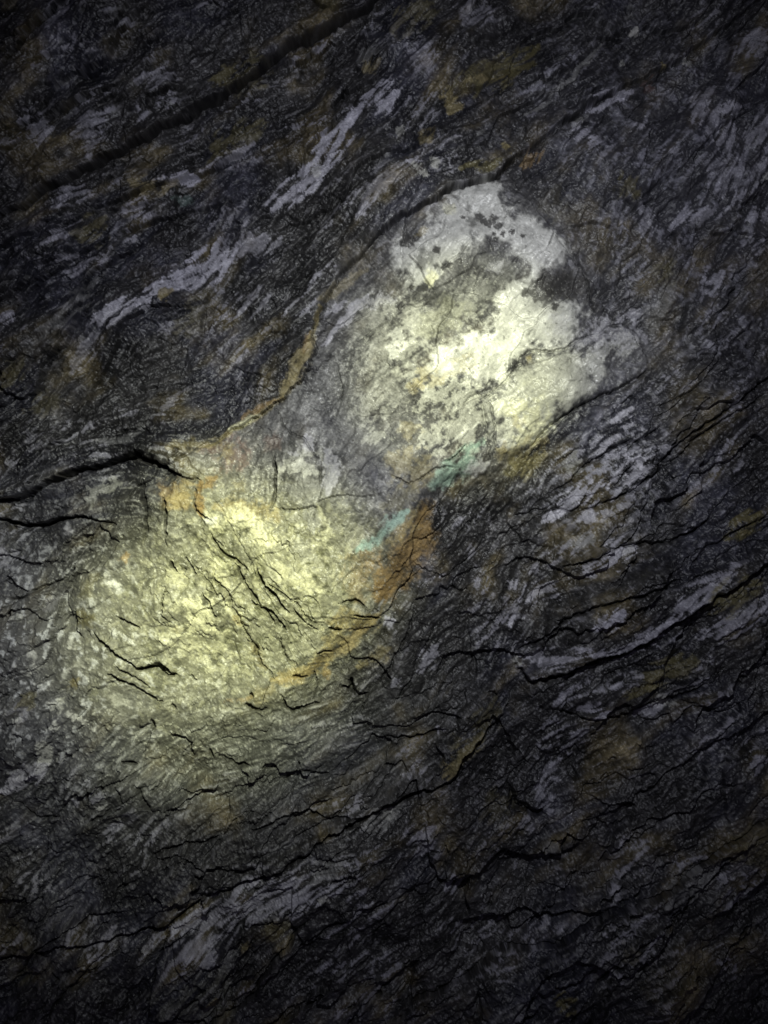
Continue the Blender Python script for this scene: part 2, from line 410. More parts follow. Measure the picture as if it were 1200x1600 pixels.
# smoother zones: quartz and the top of the boss
def zone(pts, soft):
    s = box(pts, soft * 2)
    out = np.zeros((NV, NU), np.float32)
    d, _, _ = dist(list(pts) + [pts[0]], UW[s], VW[s])
    sg = np.where(inside(pts, UW[s], VW[s]), d, -d)
    out[s] = sm(-soft, soft, sg)
    return out
BOSS = [(318,755),(300,715),(330,692),(405,650),(480,590),(496,545),(490,515),(506,470),(570,392),(650,332),(740,290),(800,300),(870,340),(900,400),(935,500),(1010,530),(1030,570),
        (965,605),(880,648),(840,682),(765,745),(700,752),(662,775),(650,830),(600,950),(540,1000),(490,1045),(430,1075),(300,1140),(180,1120),(110,1040),(110,950),(180,870),(260,830)]
boss = zone(BOSS, 26)
rough = 1 - 0.7 * boss
HF = np.zeros((NV, NU), np.float32)      # the finest relief, added last: quartz is smoother than schist
fe = facets(95, 2.2, 36, 141, 1.4, 28)
H += fe * 0.0070 * (1 - 0.5 * boss) * (1 - 0.85 * bump(360, 1185, 260, 75, 12, 1.0))
H += fd * 0.0030 * np.minimum(1, bump(395, 935, 130, 110, -50, 1.6))
H += fb * 0.0012 * np.minimum(1, bump(250, 1190, 260, 70, 10, 1.4))
H += (fa * 0.0050 + fb * 0.0024) * rough * (1 - 0.6 * bump(360, 1185, 260, 75, 12, 1.0)) 
HF += fc * 0.0009 * (1 - 0.3 * boss)
def terr(x, k, p):
    y = x * k; f = np.floor(y); t = y - f
    return (f + t ** p) / k
calm = (1 - 0.8 * CRK) * (1 - 0.35 * boss)
d1, _, _ = dist(F1, UL, VL); calm *= sm(3, 14, d1); del d1
fol = sm(-0.5, 0.6, noise(U, V, 160, 52, 3, 0.6)) * (1 - 0.75 * boss)      # how strongly the rock is foliated here
H += terr(L_big + 0.35 * n_mid, 1.1, 5) * 0.0030 * rough * (0.35 + 0.65 * fol)
HF += (terr(L_mid + 1.2 * n_mid, 1.1, 4) * 0.0006) * (0.15 + 0.85 * fol) * calm
HF += L_fine * 0.0001 * (0.3 + 0.7 * fol) * calm
HF += (n_fine * 0.0004 + n_mid * 0.0007) * calm
HF -= noise(U, V, 30, 51, 3, 0.5, True) * 0.0004 * calm
H += terr(noise(U, V, 60, 53, 5, 0.6) * 3 + 0.15 * L_big, 1.0, 3) * 0.0011 * calm

# ================================================================== minerals
COLS = dict(w=(.52,.52,.50), v=(.42,.415,.455), g=(.21,.21,.20), y=(.28,.235,.115), o=(.26,.175,.07), r=(.12,.065,.05), t=(.28,.39,.34),
            c=(.54,.53,.37), k=(.045,.043,.042), n=(.13,.115,.05), b=(.42,.42,.38), e=(.20,.20,.15))
A = np.zeros((NV, NU, 3), np.float32)
tone = noise(U, V, 150, 61, 4, 0.55)
tone2 = noise(U, V, 260, 62, 3, 0.55)
base = np.array((.034, .033, .032), np.float32); brn = np.array((.058, .047, .022), np.float32); blu = np.array((.032, .033, .046), np.float32)
A[:] = base
A = lerp(A, brn, (sm(0.0, 0.7, tone + 0.15 * L_big) * 0.8)[..., None])
A = lerp(A, blu, (sm(0.0, 0.6, tone2 - 0.12 * L_big) * 0.8)[..., None])
A *= np.exp(0.06 * L_mid + 0.05 * L_fine + 0.18 * L_big + 0.4 * n_mid + 0.3 * n_fine + 0.8 * tone + 0.7 * noise(U, V, 70, 64, 5, 0.7))[..., None]
# pale mica and quartz flecks drawn out along the foliation, in swarms
sw = sm(0.05, 0.75, noise(U, V, 110, 63, 3, 0.6) + 0.2 * L_big)
fl = sm(1.1, 2.1, 0.6 * L_mid + 0.35 * L_fine + 1.3 * n_mid + 0.5 * n_fine + 0.9 * sw) * (0.2 + 0.8 * sw)
A = lerp(A, np.array(COLS['v'], np.float32) * 0.85, (fl * 0.85)[..., None])
fl *= 1 - 0.75 * sm(1120, 1330, V) * sm(350, 620, U)
fl2 = sm(1.5, 2.6, L_fine + n_fine * 1.3 + 0.6 * sw)
A = lerp(A, np.array(COLS['g'], np.float32), (fl2 * 0.6)[..., None])

MK = {}
def paint(kind, pts, wd, st=1.0, rag=0.55, streak=0.5, poly=False, soft=0.5):
    """lay a mineral along a polyline (half width wd) or over a polygon (wd = border softness), ragged and broken by the foliation"""
    pad = wd * 2.2 + 12
    s = box(pts, pad)
    if poly:
        d, _, _ = dist(list(pts) + [pts[0]], UW[s], VW[s])
        q = np.where(inside(pts, UW[s], VW[s]), d, -d) / wd
        prof = np.clip(0.5 + 0.5 * q, -1, 1.6)
    else:
        d, _, t = dist(pts, UW[s], VW[s])
        tp = (0.45 + 0.55 * sm(0, .25, t) * (1 - sm(.75, 1, t))) if len(pts) > 1 else 1.0
        prof = 1.25 - d / (wd * tp) * 0.9
    nz = n_mid[s] * rag * 0.7 + L_mid[s] * 0.26 * streak + L_fine[s] * 0.12 * streak + n_fine[s] * 0.12 * rag + n_big[s] * rag * 0.5
    if kind in 'yorcnte': soft = max(soft, 1.1)
    if poly: nz = rag * (0.45 * n_mid[s] + 0.8 * n_big[s]) + 0.04 * n_fine[s]
    m = sm(0.5 - soft * 0.5, 0.5 + soft * 0.5, prof + nz) * sm(-0.6, 0.1, prof) * st
    m = np.clip(m, 0, 1).astype(np.float32)
    col = np.array(COLS[kind], np.float32)
    var = np.exp(0.14 * n_mid[s] + 0.05 * L_fine[s] + 0.12 * n_fine[s] + 0.22 * n_big[s])
    A[s] = lerp(A[s], col * var[..., None], m[..., None])
    if kind not in MK: MK[kind] = np.zeros((NV, NU), np.float32)
    MK[kind][s] = np.maximum(MK[kind][s], m)
    return s, m

# the boss is a paler, greener rock mottled with cream
bm = boss * (0.75 + 0.25 * n_big)
A = lerp(A, np.array((.135, .133, .136), np.float32) * np.exp(0.10 * L_fine + 0.25 * n_fine + 0.4 * n_mid + 0.06 * L_mid + 0.35 * n_big)[..., None], (np.clip(bm, 0, 1) * 0.85)[..., None])
LOW = [(318,760),(400,780),(520,790),(600,850),(610,920),(560,980),(480,1045),(400,1085),(250,1130),(150,1090),(110,1010),(150,930),(230,870),(290,840)]
low = zone(LOW, 75)
mot = sm(-0.05, 0.75, n_mid * 0.9 + noise(U, V, 17, 71, 4, 0.7) * 1.2 - 0.15 + 0.10 * L_mid)
vein = sm(0.55, 0.95, noise(U, V, 40, 75, 3, 0.6, True))
A = lerp(A, np.array((.15, .15, .088), np.float32) * np.exp(0.1 * L_fine + 0.35 * n_mid + 0.25 * n_fine + 0.4 * n_big)[..., None], (low * 0.9)[..., None])
A = lerp(A, np.array((.46, .45, .29), np.float32), (low * mot * 0.48)[..., None])
A = lerp(A, np.array((.50, .49, .38), np.float32), (low * vein * 0.25)[..., None])
# sheared pale rock around the lower left, colour lifted to extend the light pool
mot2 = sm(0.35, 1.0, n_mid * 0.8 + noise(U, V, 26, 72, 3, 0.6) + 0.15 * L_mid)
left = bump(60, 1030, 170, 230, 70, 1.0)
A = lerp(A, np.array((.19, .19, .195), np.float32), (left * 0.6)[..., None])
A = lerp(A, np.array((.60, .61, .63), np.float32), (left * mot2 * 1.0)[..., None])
# grey-green skirt under the boss
sk = bump(360, 1185, 260, 75, 12, 1.0)
A = lerp(A, np.array((.15, .155, .13), np.float32) * np.exp(0.3 * L_fine + 0.2 * L_mid)[..., None], (sk * 0.5)[..., None])
# lilac rock of the right-hand side
rr = bump(1060, 300, 260, 260, 0, 1.0)
mot3 = sm(0.15, 1.0, n_mid * 0.8 + noise(U, V, 40, 73, 3, 0.6) + 0.1 * L_mid)
A = lerp(A, np.array((.105, .105, .125), np.float32), (rr * 0.4)[..., None])
A = lerp(A, np.array((.36, .36, .41), np.float32), (rr * mot3 * 0.6)[..., None])
rq = bump(940, 760, 90, 70, 45, 1.0); A = lerp(A, np.array((.36, .36, .40), np.float32), (rq * sm(-0.1, 0.5, n_mid + 0.3 * L_mid + n_big * 0.6) * 0.85)[..., None])

P = paint
# --- violet-grey and grey bands, upper left
for kind, pts, wd, st in [
 ('v', [(425,320),(470,285),(500,255),(525,215),(545,185),(565,165)], 15, .75), ('v', [(575,150),(600,160),(610,175)], 18, .75), ('w', [(482,268),(500,258)], 7, .6),
 ('v', [(330,400),(380,385),(430,370)], 16, .35), ('v', [(235,455),(280,440),(330,405),(365,385)], 15, .8), ('v', [(152,500),(190,490),(235,470)], 13, .85),
 ('y', [(255,468),(268,460)], 7, .6), ('v', [(100,420),(150,405)], 10, .35), ('v', [(0,505),(22,492)], 6, .6), ('g', [(60,540),(120,480),(150,440)], 10, .35),
 ('v', [(245,285),(275,282),(305,276)], 8, .85), ('v', [(190,330),(245,325)], 9, .5), ('t', [(272,313),(300,306)], 6, .25), ('y', [(215,290),(240,295),(270,290)], 13, .45),
 ('n', [(340,130),(390,110),(420,100)], 16, .6), ('n', [(330,250),(370,210),(410,190)], 16, .5), ('v', [(310,265),(360,250),(395,225)], 5, .5),
 ('v', [(60,375),(100,370),(130,350)], 9, .4), ('n', [(130,370),(165,350)], 16, .5), ('v', [(40,205),(80,200)], 16, .4), ('v', [(120,215),(150,185),(140,240)], 14, .3),
 ('v', [(220,190),(230,185)], 9, .5), ('v', [(220,135),(280,128)], 9, .3), ('v', [(85,300),(140,300)], 12, .35), ('v', [(85,55),(110,10)], 14, .3), ('n', [(500,8),(530,5)], 12, .4),
 ('v', [(110,580),(160,520)], 8, .3), ('v', [(80,320),(110,300)], 8, .3), ('n', [(0,600),(40,570)], 14, .4), ('v', [(45,700),(60,680)], 12, .25), ('n', [(40,640),(100,620)], 12, .3),
 ('v', [(375,460),(420,480)], 16, .25), ('n', [(270,520),(300,500),(320,450)], 12, .35), ('v', [(240,660),(290,600)], 5, .25), ('g', [(150,690),(210,680),(250,645)], 6, .4),
 ('v', [(560,340),(600,280),(640,270)], 10, .25), ('y', [(20,10),(5,0)], 10, .2),
 # top centre and top right
 ('y', [(697,150),(705,175),(700,185)], 9, .65), ('n', [(705,150),(740,140),(780,125),(790,105),(820,95),(840,75)], 14, .65), ('y', [(710,148),(760,135),(785,122)], 3, .5),
 ('n', [(620,50),(650,20),(680,5)], 16, .45), ('v', [(650,110),(665,95)], 22, .3), ('v', [(720,40),(760,10)], 18, .3), ('y', [(570,110),(590,95)], 8, .4), ('g', [(565,95),(585,80)], 12, .35),
 ('g', [(820,182),(850,165),(875,145),(900,110),(925,85),(940,65)], 4.5, .8), ('b', [(990,38),(996,44)], 6, .75), ('b', [(978,97),(982,93)], 6, .6), ('b', [(1066,93),(1080,93)], 5, .75),
 ('y', [(1035,102),(1042,98)], 4, .7), ('g', [(985,18),(990,0)], 5, .5), ('v', [(915,175),(950,160),(985,143)], 8, .85), ('v', [(890,202),(915,215),(930,225)], 8, .6),
 ('v', [(915,230),(935,250)], 8, .45), ('v', [(655,262),(640,262)], 8, .6), ('b', [(645,270),(650,280),(662,288)], 7, .65), ('b', [(675,265),(682,260)], 7, .55), ('b', [(628,205),(622,212)], 5, .5),
 ('y', [(658,225),(675,212)], 8, .5), ('n', [(715,275),(760,268),(780,258)], 5, .6), ('y', [(780,245),(792,240)], 5, .7), ('o', [(815,262),(835,245),(845,238)], 9, .45), ('g', [(745,210),(752,222)], 5, .4),
 ('v', [(1030,245),(1060,250)], 6, .6), ('v', [(995,200),(1005,200)], 6, .5), ('v', [(1080,170),(1110,145)], 8, .35), ('v', [(1088,170),(1100,200),(1110,185)], 16, .55), ('v', [(1120,185),(1150,172)], 8, .6),
 ('v', [(1112,225),(1130,215),(1140,245)], 14, .65), ('v', [(1175,230),(1195,190)], 18, .45), ('v', [(1100,260),(1150,280),(1200,260)], 22, .35), ('v', [(1145,300),(1148,315)], 10, .6),
 ('v', [(1050,355),(1075,335),(1100,335),(1135,325)], 9, .65), ('k', [(1095,350),(1120,355)], 16, .4), ('v', [(1170,345),(1185,335),(1200,325)], 9, .6), ('b', [(1195,270),(1200,275)], 8, .5),
 ('v', [(1160,80),(1190,70)], 22, .45), ('v', [(1138,120),(1142,125)], 10, .35), ('n', [(965,285),(985,310)], 14, .5), ('n', [(870,300),(860,350)], 16, .2), ('r', [(1010,130),(1020,135)], 10, .4),
 ('v', [(1000,325),(1015,340),(1005,370)], 10, .4), ('v', [(1100,440),(1125,430)], 14, .6), ('v', [(1110,465),(1098,455)], 10, .5), ('v', [(1170,385),(1195,380)], 12, .4), ('v', [(1050,390),(1060,370)], 8, .4),
 ('g', [(1010,520),(1035,460),(1050,430)], 16, .4), ('n', [(1030,440),(1045,415)], 14, .4),
 ('v', [(980,480),(990,510)], 9, .4), ('b', [(905,190),(890,205)], 6, .3),
 # right of and below the boss
 ('v', [(958,662),(985,648)], 13, .65), ('v', [(1128,640),(1145,620)], 6, .5), ('v', [(925,700),(960,690)], 13, .55), ('v', [(890,725),(905,710)], 13, .5), ('e', [(890,728),(905,728)], 16, .5),
 ('v', [(960,745),(985,735),(1000,720)], 16, .6), ('v', [(870,800),(900,775),(940,760)], 11, .65), ('v', [(850,812),(880,800)], 9, .6), ('v', [(905,810),(930,800)], 9, .4),
 ('v', [(940,880),(960,865),(985,860)], 14, .7), ('v', [(960,862),(975,875)], 10, .5), ('b', [(968,862),(978,870)], 8, .35), ('g', [(890,850),(930,840)], 9, .5), ('v', [(910,890),(925,880)], 12, .5),
 ('v', [(790,972),(800,950),(810,965)], 14, .35), ('v', [(820,940),(850,925),(880,935)], 12, .5), ('v', [(780,970),(800,965)], 8, .6), ('v', [(800,910),(805,920)], 7, .5),
 ('v', [(925,980),(955,965),(975,955)], 8, .85), ('v', [(820,1030),(870,1030),(920,1020)], 10, .5), ('b', [(806,1030),(812,1042)], 4, .7), ('v', [(830,1062),(845,1058)], 4, .7), ('v', [(930,1025),(1000,1000),(1050,960)], 9, .45),
 ('v', [(1050,950),(1100,920),(1140,885)], 13, .45), ('v', [(1100,990),(1160,960),(1200,925)], 16, .45), ('v', [(1010,990),(1060,960)], 8, .4),
 ('n', [(1100,950),(1130,935),(1180,910)], 18, .65), ('n', [(1130,835),(1150,825),(1175,800)], 14, .75), ('y', [(1140,828),(1160,818)], 7, .4), ('y', [(1005,1075),(1030,1062)], 8, .6), ('n', [(985,1085),(1040,1050),(1080,1030)], 15, .6),
 ('v', [(910,1110),(935,1118),(950,1115)], 8, .6), ('v', [(875,1100),(900,1090)], 14, .4), ('b', [(1025,1102),(1060,1103)], 7, .6), ('v', [(1005,1118),(1040,1112)], 9, .4), ('v', [(960,1075),(1000,1060)], 8, .4),
 ('b', [(1168,1044),(1172,1046)], 5, .6), ('v', [(660,1050),(680,1010)], 10, .5), ('v', [(615,1070),(622,1060)], 9, .4), ('v', [(605,975),(612,970)], 9, .6), ('v', [(683,896),(685,900)], 5, .7), ('v', [(655,915),(680,900)], 5, .5),
 ('y', [(690,1215),(720,1180),(755,1150)], 9, .62), ('n', [(700,1200),(760,1130),(780,1100)], 14, .4), ('v', [(865,1280),(850,1250),(880,1200)], 9, .35), ('v', [(680,1145),(700,1142)], 5, .6),
 ('v', [(880,1190),(920,1150)], 7, .3), ('v', [(1180,1200),(1200,1190)], 12, .5), ('v', [(735,870),(740,850)], 6, .35), ('v', [(840,900),(835,880)], 6, .35),
 # lower
 ('v', [(285,1445),(330,1430),(390,1410),(450,1395),(520,1380)], 22, .5), ('v', [(285,1460),(320,1480),(335,1460)], 20, .45), ('v', [(440,1400),(470,1390)], 16, .4), ('n', [(420,1440),(450,1450)], 16, .4),
 ('b', [(500,1398),(518,1390)], 6, .6), ('g', [(490,1365),(530,1345)], 12, .5), ('g', [(575,1290),(600,1280),(625,1262)], 13, .5), ('b', [(598,1282),(612,1270)], 6, .45), ('y', [(380,1465),(392,1475)], 8, .4),
 ('g', [(345,1510),(370,1480)], 8, .4), ('e', [(260,1560),(320,1570),(340,1520)], 34, .35), ('y', [(330,1570),(340,1555)], 5, .5), ('v', [(145,1495),(165,1470)], 8, .5), ('v', [(30,1310),(50,1300)], 10, .25),
 ('b', [(155,1265),(175,1255)], 2.5, .6), ('v', [(195,1265),(215,1275)], 12, .2), ('v', [(140,1245),(160,1230)], 12, .35), ('v', [(165,1320),(185,1285)], 6, .4), ('v', [(120,1260),(125,1255)], 9, .5),
 ('v', [(655,1340),(670,1300)], 16, .4), ('v', [(700,1395),(725,1385)], 10, .45), ('b', [(752,1388),(755,1380)], 3, .5), ('g', [(845,1330),(870,1328)], 14, .45), ('n', [(870,1565),(895,1555)], 14, .8), ('v', [(955,1518),(965,1510)], 10, .5),
 ('g', [(930,1530),(960,1495)], 9, .4), ('g', [(1040,1410),(1080,1380),(1110,1355)], 17, .5), ('n', [(1150,1340),(1200,1300)], 26, .4), ('n', [(970,1485),(990,1475)], 12, .4), ('g', [(1125,1290),(1140,1270)], 10, .35),
 ('g', [(770,1590),(830,1555)], 8, .4), ('v', [(960,1400),(970,1395)], 8, .4), ('n', [(1000,1530),(1080,1520)], 26, .2), ('v', [(820,1300),(830,1290)], 10, .3), ('n', [(760,1280),(800,1260)], 20, .25),
 ('v', [(30,1460),(25,1480)], 8, .3), ('n', [(10,1530),(40,1520)], 12, .3), ('v', [(0,1235),(50,1215),(80,1190)], 10, .75),
]:
    P(kind, pts, wd * 1.1, min(1, st * 1.35), 0.5, 1.9, soft=0.55)
# shade of the long upper-left fissure, painted dark into the rock colour
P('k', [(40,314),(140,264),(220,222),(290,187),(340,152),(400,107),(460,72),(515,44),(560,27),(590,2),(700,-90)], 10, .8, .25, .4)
P('k', [(205,710),(232,716),(262,730)], 11, .8, .3, .3)  # shade in the hole of the left-hand crack, also painted dark
# --- lower-left whites
for kind, pts, wd, st in [
 ('w', [(40,1050),(48,1055)], 9, .55), ('w', [(55,1015),(62,1035),(45,1050)], 7, .5), ('v', [(30,1100),(55,1100)], 16, .4), ('w', [(88,1130),(92,1138)], 8, .75), ('w', [(100,1108),(120,1120),(148,1137)], 6, .7),
 ('w', [(82,1100),(100,1110)], 9, .6), ('b', [(72,1160),(78,1180),(62,1200)], 10, .65), ('v', [(20,1210),(70,1195)], 12, .5), ('b', [(105,1090),(98,1095)], 7, .6), ('w', [(115,1008),(120,1000)], 6, .45),
 ('w', [(104,1055),(108,1045)], 6, .5), ('b', [(125,1030),(130,1040)], 7, .5), ('y', [(118,1062),(121,1068)], 10, .6), ('o', [(202,866),(204,874)], 6, .5), ('n', [(40,1085),(55,1098)], 14, .6),
 ('v', [(0,880),(15,865)], 12, .5), ('v', [(110,815),(112,835)], 6, .5), ('b', [(148,795),(152,765),(190,755)], 9, .3), ('v', [(75,950),(115,920)], 8, .25), ('w', [(150,992),(156,990)], 5, .7),
 ('w', [(186,905),(190,915)], 6, .5), ('b', [(30,970),(38,955)], 6, .5), ('w', [(20,1120),(40,1118)], 2.4, .5), ('n', [(132,970),(150,960)], 14, .55), ('n', [(140,925),(160,900)], 12, .35), ('g', [(190,1080),(230,1100)], 22, .35),
 ('b', [(180,1085),(205,1095)], 8, .45), ('e', [(155,1075),(160,1085)], 10, .5),
]:
    P(kind, pts, wd * 1.1, min(1, st * 1.3), 0.75, 0.4)
# --- iron staining
P('o', [(262,760),(285,770),(300,790)], 22, .5, .7, .4); P('y', [(300,755),(285,790)], 20, .5, .7, .3)
P('o', [(318,755),(320,785),(322,808)], 8, .85, .5, .2); P('o', [(325,762),(340,748)], 9, .7, .5, .3)
P('r', [(330,700),(370,710),(350,730)], 22, .55, .8, .3); P('y', [(345,715),(365,700)], 14, .5, .8, .3); P('r', [(420,690),(440,700)], 16, .35, .8, .3)
P('y', [(482,545),(468,580),(452,600),(440,622)], 12, .8, .6, .6); P('o', [(488,522),(478,560)], 6, .7, .5, .5); P('b', [(490,518),(496,526)], 4, .7); P('b', [(484,600),(440,628)], 3, .3)
P('y', [(500,480),(492,520),(484,560),(465,592),(440,624),(405,650),(362,676),(325,698)], 6, .75, .35, .3); P('c', [(362,674),(385,662),(405,648)], 5.5, .9, .3, .2); P('o', [(380,655),(400,642),(440,625)], 5, .6, .5, .5); P('y', [(270,705),(330,690),(350,680)], 9, .45, .7, .8); P('y', [(500,470),(540,440),(570,420)], 8, .35, .6, .8)
P('y', [(345,792),(420,800),(440,812)], 15, .7, .7, .2); P('c', [(360,800),(400,815),(425,835),(390,835)], 17, .6, .8, .2); P('c', [(330,800),(345,822)], 8, .6, .7, .2); P('y', [(375,758),(385,765)], 14, .3, .7, .2)
P('o', [(662,795),(650,840),(622,885),(600,935)], 27, .9, .45, .2); P('y', [(605,850),(630,830),(650,790)], 14, .5, .8, .3); P('o', [(590,940),(600,915)], 17, .7, .6, .3); P('o', [(575,860),(560,930)], 26, .35, .8, .3); P('o', [(575,870),(590,900)], 16, .35, .8, .3)
P('y', [(520,970),(545,960),(585,970)], 15, .75, .7, .5); P('y', [(515,1010),(530,985)], 16, .6, .8, .5); P('y', [(430,1058),(470,1045),(500,1040),(515,1055)], 11, .8, .8, .5); P('o', [(505,1040),(515,1060)], 7, .5, .8, .5)
P('o', [(602,940),(585,965),(545,1000),(495,1040),(440,1062)], 9, .5, .6, .3); P('y', [(598,950),(560,990),(500,1035),(430,1066)], 13, .55, .6, .4); P('y', [(560,1045),(590,1030),(610,1010)], 9, .5, .7, .8); P('y', [(555,975),(585,972)], 6, .6); P('y', [(390,1088),(430,1075)], 12, .35, .8, .4); P('o', [(350,1096),(390,1088)], 5, .35, 1, .4)
P('c', [(356,935),(372,955),(385,975)], 6, .7, .6, .3); P('y', [(372,960),(378,970)], 5, .7, .6, .3); P('y', [(395,1005),(420,1040)], 6, .45, .8, .4); P('y', [(285,985),(282,975)], 6, .35, .8)
# --- pale rock of the bright lower boss
P('c', [(300,940),(320,955),(335,985)], 24, .8, .9, .3); P('c', [(265,990),(300,1000),(360,1020)], 22, .45, 1.0, .2); P('c', [(270,890),(290,910)], 12, .45, .8, .6); P('c', [(440,880),(455,900),(500,915)], 12, .5, 1, .2)
P('c', [(330,870),(350,900),(365,915)], 11, .4, .8, .6); P('e', [(400,970),(440,1000),(430,960)], 30, .6, .8, .4); P('e', [(300,855),(320,870)], 20, .6, .7, .3); P('e', [(370,855),(395,880)], 9, .8, .5, .5)
P('g', [(460,765),(490,770),(480,785)], 24, .6, .7, .2); P('b', [(440,735),(470,730),(500,740)], 9, .55, .7, .2); P('b', [(440,745),(460,715),(500,705),(505,725)], 7, .45, .8, .2); P('v', [(505,705),(520,730),(520,770)], 13, .6, .7, .3)
P('v', [(475,690),(490,705)], 10, .6, .6, .3); P('v', [(455,708),(465,712)], 7, .6, .6, .3); P('c', [(500,790),(520,830),(490,850)], 8, .4, 1, .2); P('g', [(480,810),(500,815)], 20, .6, .7, .2); P('g', [(465,850),(490,870)], 18, .35, .8, .2)
P('w', [(328,815),(342,808)], 7, .75, .5, .2); P('w', [(598,940),(592,952),(580,958)], 4, .9, .3, .2); P('b', [(545,945),(575,955)], 7, .4, .7, .6); P('v', [(605,975),(610,978)], 10, .45, .7)
# --- upper boss: the quartz
Q1 = [(702,318),(722,300),(748,293),(778,292),(780,318),(800,348),(840,355),(872,372),(888,402),(884,420),(860,420),(835,428),(812,420),(795,392),(760,385),(735,388),(722,412),(700,420),(672,432),(650,452),(628,440),(616,415),(628,385),(660,362),(690,345)]
Q2 = [(800,450),(830,432),(835,452),(850,470),(890,470),(905,490),(895,530),(870,545),(835,542),(815,556),(800,585),(760,600),(715,592),(672,598),(668,570),(690,545),(735,532),(765,528),(778,500),(768,478)]
Q3 = [(760,622),(785,612),(808,575),(835,552),(880,548),(930,560),(945,590),(905,625),(870,650),(848,678),(820,700),(798,705),(792,672),(775,648)]
P('k', [(760,410),(740,440),(800,440),(770,470)], 24, .4, 1.0, .4); P('v', [(765,425),(775,440)], 9, .5, 1, .4)
P('b', Q1, 12, .3, .9, .3, True, 1.2); P('w', Q1, 8, .85, .75, .3, True, .8)
P('b', Q2, 14, .4, .9, .3, True, 1.2); P('w', Q2, 9, .9, .85, .3, True, .9)
P('b', Q3, 14, .85, 1.0, .2, True, 1.1); P('c', [(790,640),(820,640),(835,665),(810,690)], 22, .6, .9, .2)
for q_ in ([(560,470),(600,520),(600,600),(570,650)], [(650,480),(660,520),(700,500)]):
    P('b', q_, 42, .30, .9, .3, soft=1.4)  # soft pale wash: the upper beam's wider halo put into the colour
P('g', [(450,640),(520,600),(540,680),(600,700)], 50, .35, .9, .3, soft=1.4)
P('w', [(618,512),(620,535),(617,565)], 11, .85, .6, .2); P('b', [(618,575),(622,590)], 9, .5, .7, .2)
P('b', [(905,560),(945,548),(990,540)], 16, .45, 1.1, .5); P('v', [(900,540),(950,520),(1000,530)], 22, .35, 1.2, .5)
P('v', [(505,540),(535,510),(560,475),(575,465)], 8, .75, .5, .7); P('v', [(530,505),(550,490),(555,470)], 6, .6, .5, .7); P('v', [(500,500),(520,480),(540,470)], 6, .6, .6, .8); P('v', [(570,480),(600,465),(615,470)], 9, .5, .8, .6)
P('b', [(565,695),(600,680)], 7, .5, .6, .4); P('b', [(605,480),(640,490),(640,600)], 26, .25, 1.3, .3); P('b', [(560,640),(600,640)], 30, .2, 1.3, .3)
# sparkling broken sheet around the upper hot spot
P('b', [(660,640),(700,610),(740,640),(700,680),(670,690)], 34, .55, 1.4, .2); P('w', [(690,700),(720,680),(745,665)], 3.5, .8, .5, .6); P('b', [(670,712),(690,705)], 5, .6, .6, .4)
P('b', [(770,650),(785,680),(775,710)], 11, .4, 1.2, .3); P('v', [(775,700),(785,690)], 7, .4)
P('b', [(715,490),(740,500),(735,515)], 16, .45, 1.2, .3); P('v', [(760,430),(775,425)], 14, .45, 1, .3)
P('k', [(770,345),(785,305),(810,290)], 4, .0); P('g', [(700,500),(765,470)], 18, .3, 1, .3)
# dark schist clasts standing in the quartz
for (a, b, r_) in [(745,350,10),(757,360,7),(733,356,9),(775,362,8),(772,388,5),(720,398,6),(638,385,13),(650,380,8),(664,410,12),(680,400,7),(655,420,9),(638,436,6),(712,420,5),(768,376,4),(784,378,5),(798,376,5),(812,380,4),
                   (700,425,5),(690,424,4),(728,333,6),(810,305,0.1),(860,485,7),(642,452,5),(663,452,5),(800,462,0.1),(735,365,6),(765,350,7),(720,350,4)]:
    P('k' if r_ % 3 else 'g', [(a - r_ * .5, b + r_ * .2), (a + r_ * .5, b - r_ * .2)], r_ * 1.3, .9, .35, .1)
P('k', [(815,330),(850,310),(880,330)], 30, .45, .8, .3); P('k', [(830,490),(830,460)], 0.1, 0)
P('k', [(835,452),(870,455),(905,448)], 21, .95, .6, .3); P('k', [(815,465),(845,472),(880,466)], 11, .8, .7, .3); P('k', [(930,480),(915,450),(900,425)], 14, .6, .7, .4)
# ochre in and about the quartz
P('c', [(665,440),(675,438)], 12, .75, .6, .2); P('y', [(650,375),(665,370)], 7, .5, .8, .2); P('c', [(690,345),(705,330)], 8, .5, .8, .2); P('y', [(824,562),(828,565)], 11, .65, .6, .2); P('y', [(800,655),(815,665)], 12, .4, .8, .2)
P('y', [(640,605),(655,610)], 13, .55, .9, .2); P('y', [(690,605),(665,590),(660,575)], 12, .45, 1, .2); P('y', [(635,665),(640,690)], 16, .35, .9, .3); P('y', [(610,720),(650,735),(660,720)], 26, .4, .9, .4); P('y', [(720,560),(735,565)], 8, .35, 1)
P('y', [(795,712),(820,715),(850,690)], 20, .5, .9, .8); P('n', [(800,740),(840,710)], 20, .6, .8, .8); P('y', [(775,705),(790,712)], 11, .6, .7, .3); P('n', [(640,770),(610,790)], 24, .45, .9, .4)
P('g', [(700,470),(765,455),(790,430),(750,415)], 20, .45, .9, .2); P('e', [(660,520),(700,500),(690,480)], 24, .5, .9, .3)
P('g', [(835,560),(815,580),(800,600)], 8, .6, .8, .4); P('g', [(758,600),(764,680),(770,720)], 6, .65, .7, .4); P('g', [(680,650),(715,640),(735,660),(700,675)], 24, .3, 1.2, .3)
P('g', [(870,560),(905,590),(930,570)], 15, .35, 1.2, .3); P('g', [(860,380),(885,395)], 8, .25, 1, .3); P('y', [(700,560),(730,575),(690,590)], 9, .3, 1, .3); P('g', [(760,505),(780,520)], 7, .3, 1, .4)
P('e', [(830,600),(850,625),(830,650)], 20, .35, 1, .3); P('v', [(860,500),(880,520)], 16, .35, 1, .3)
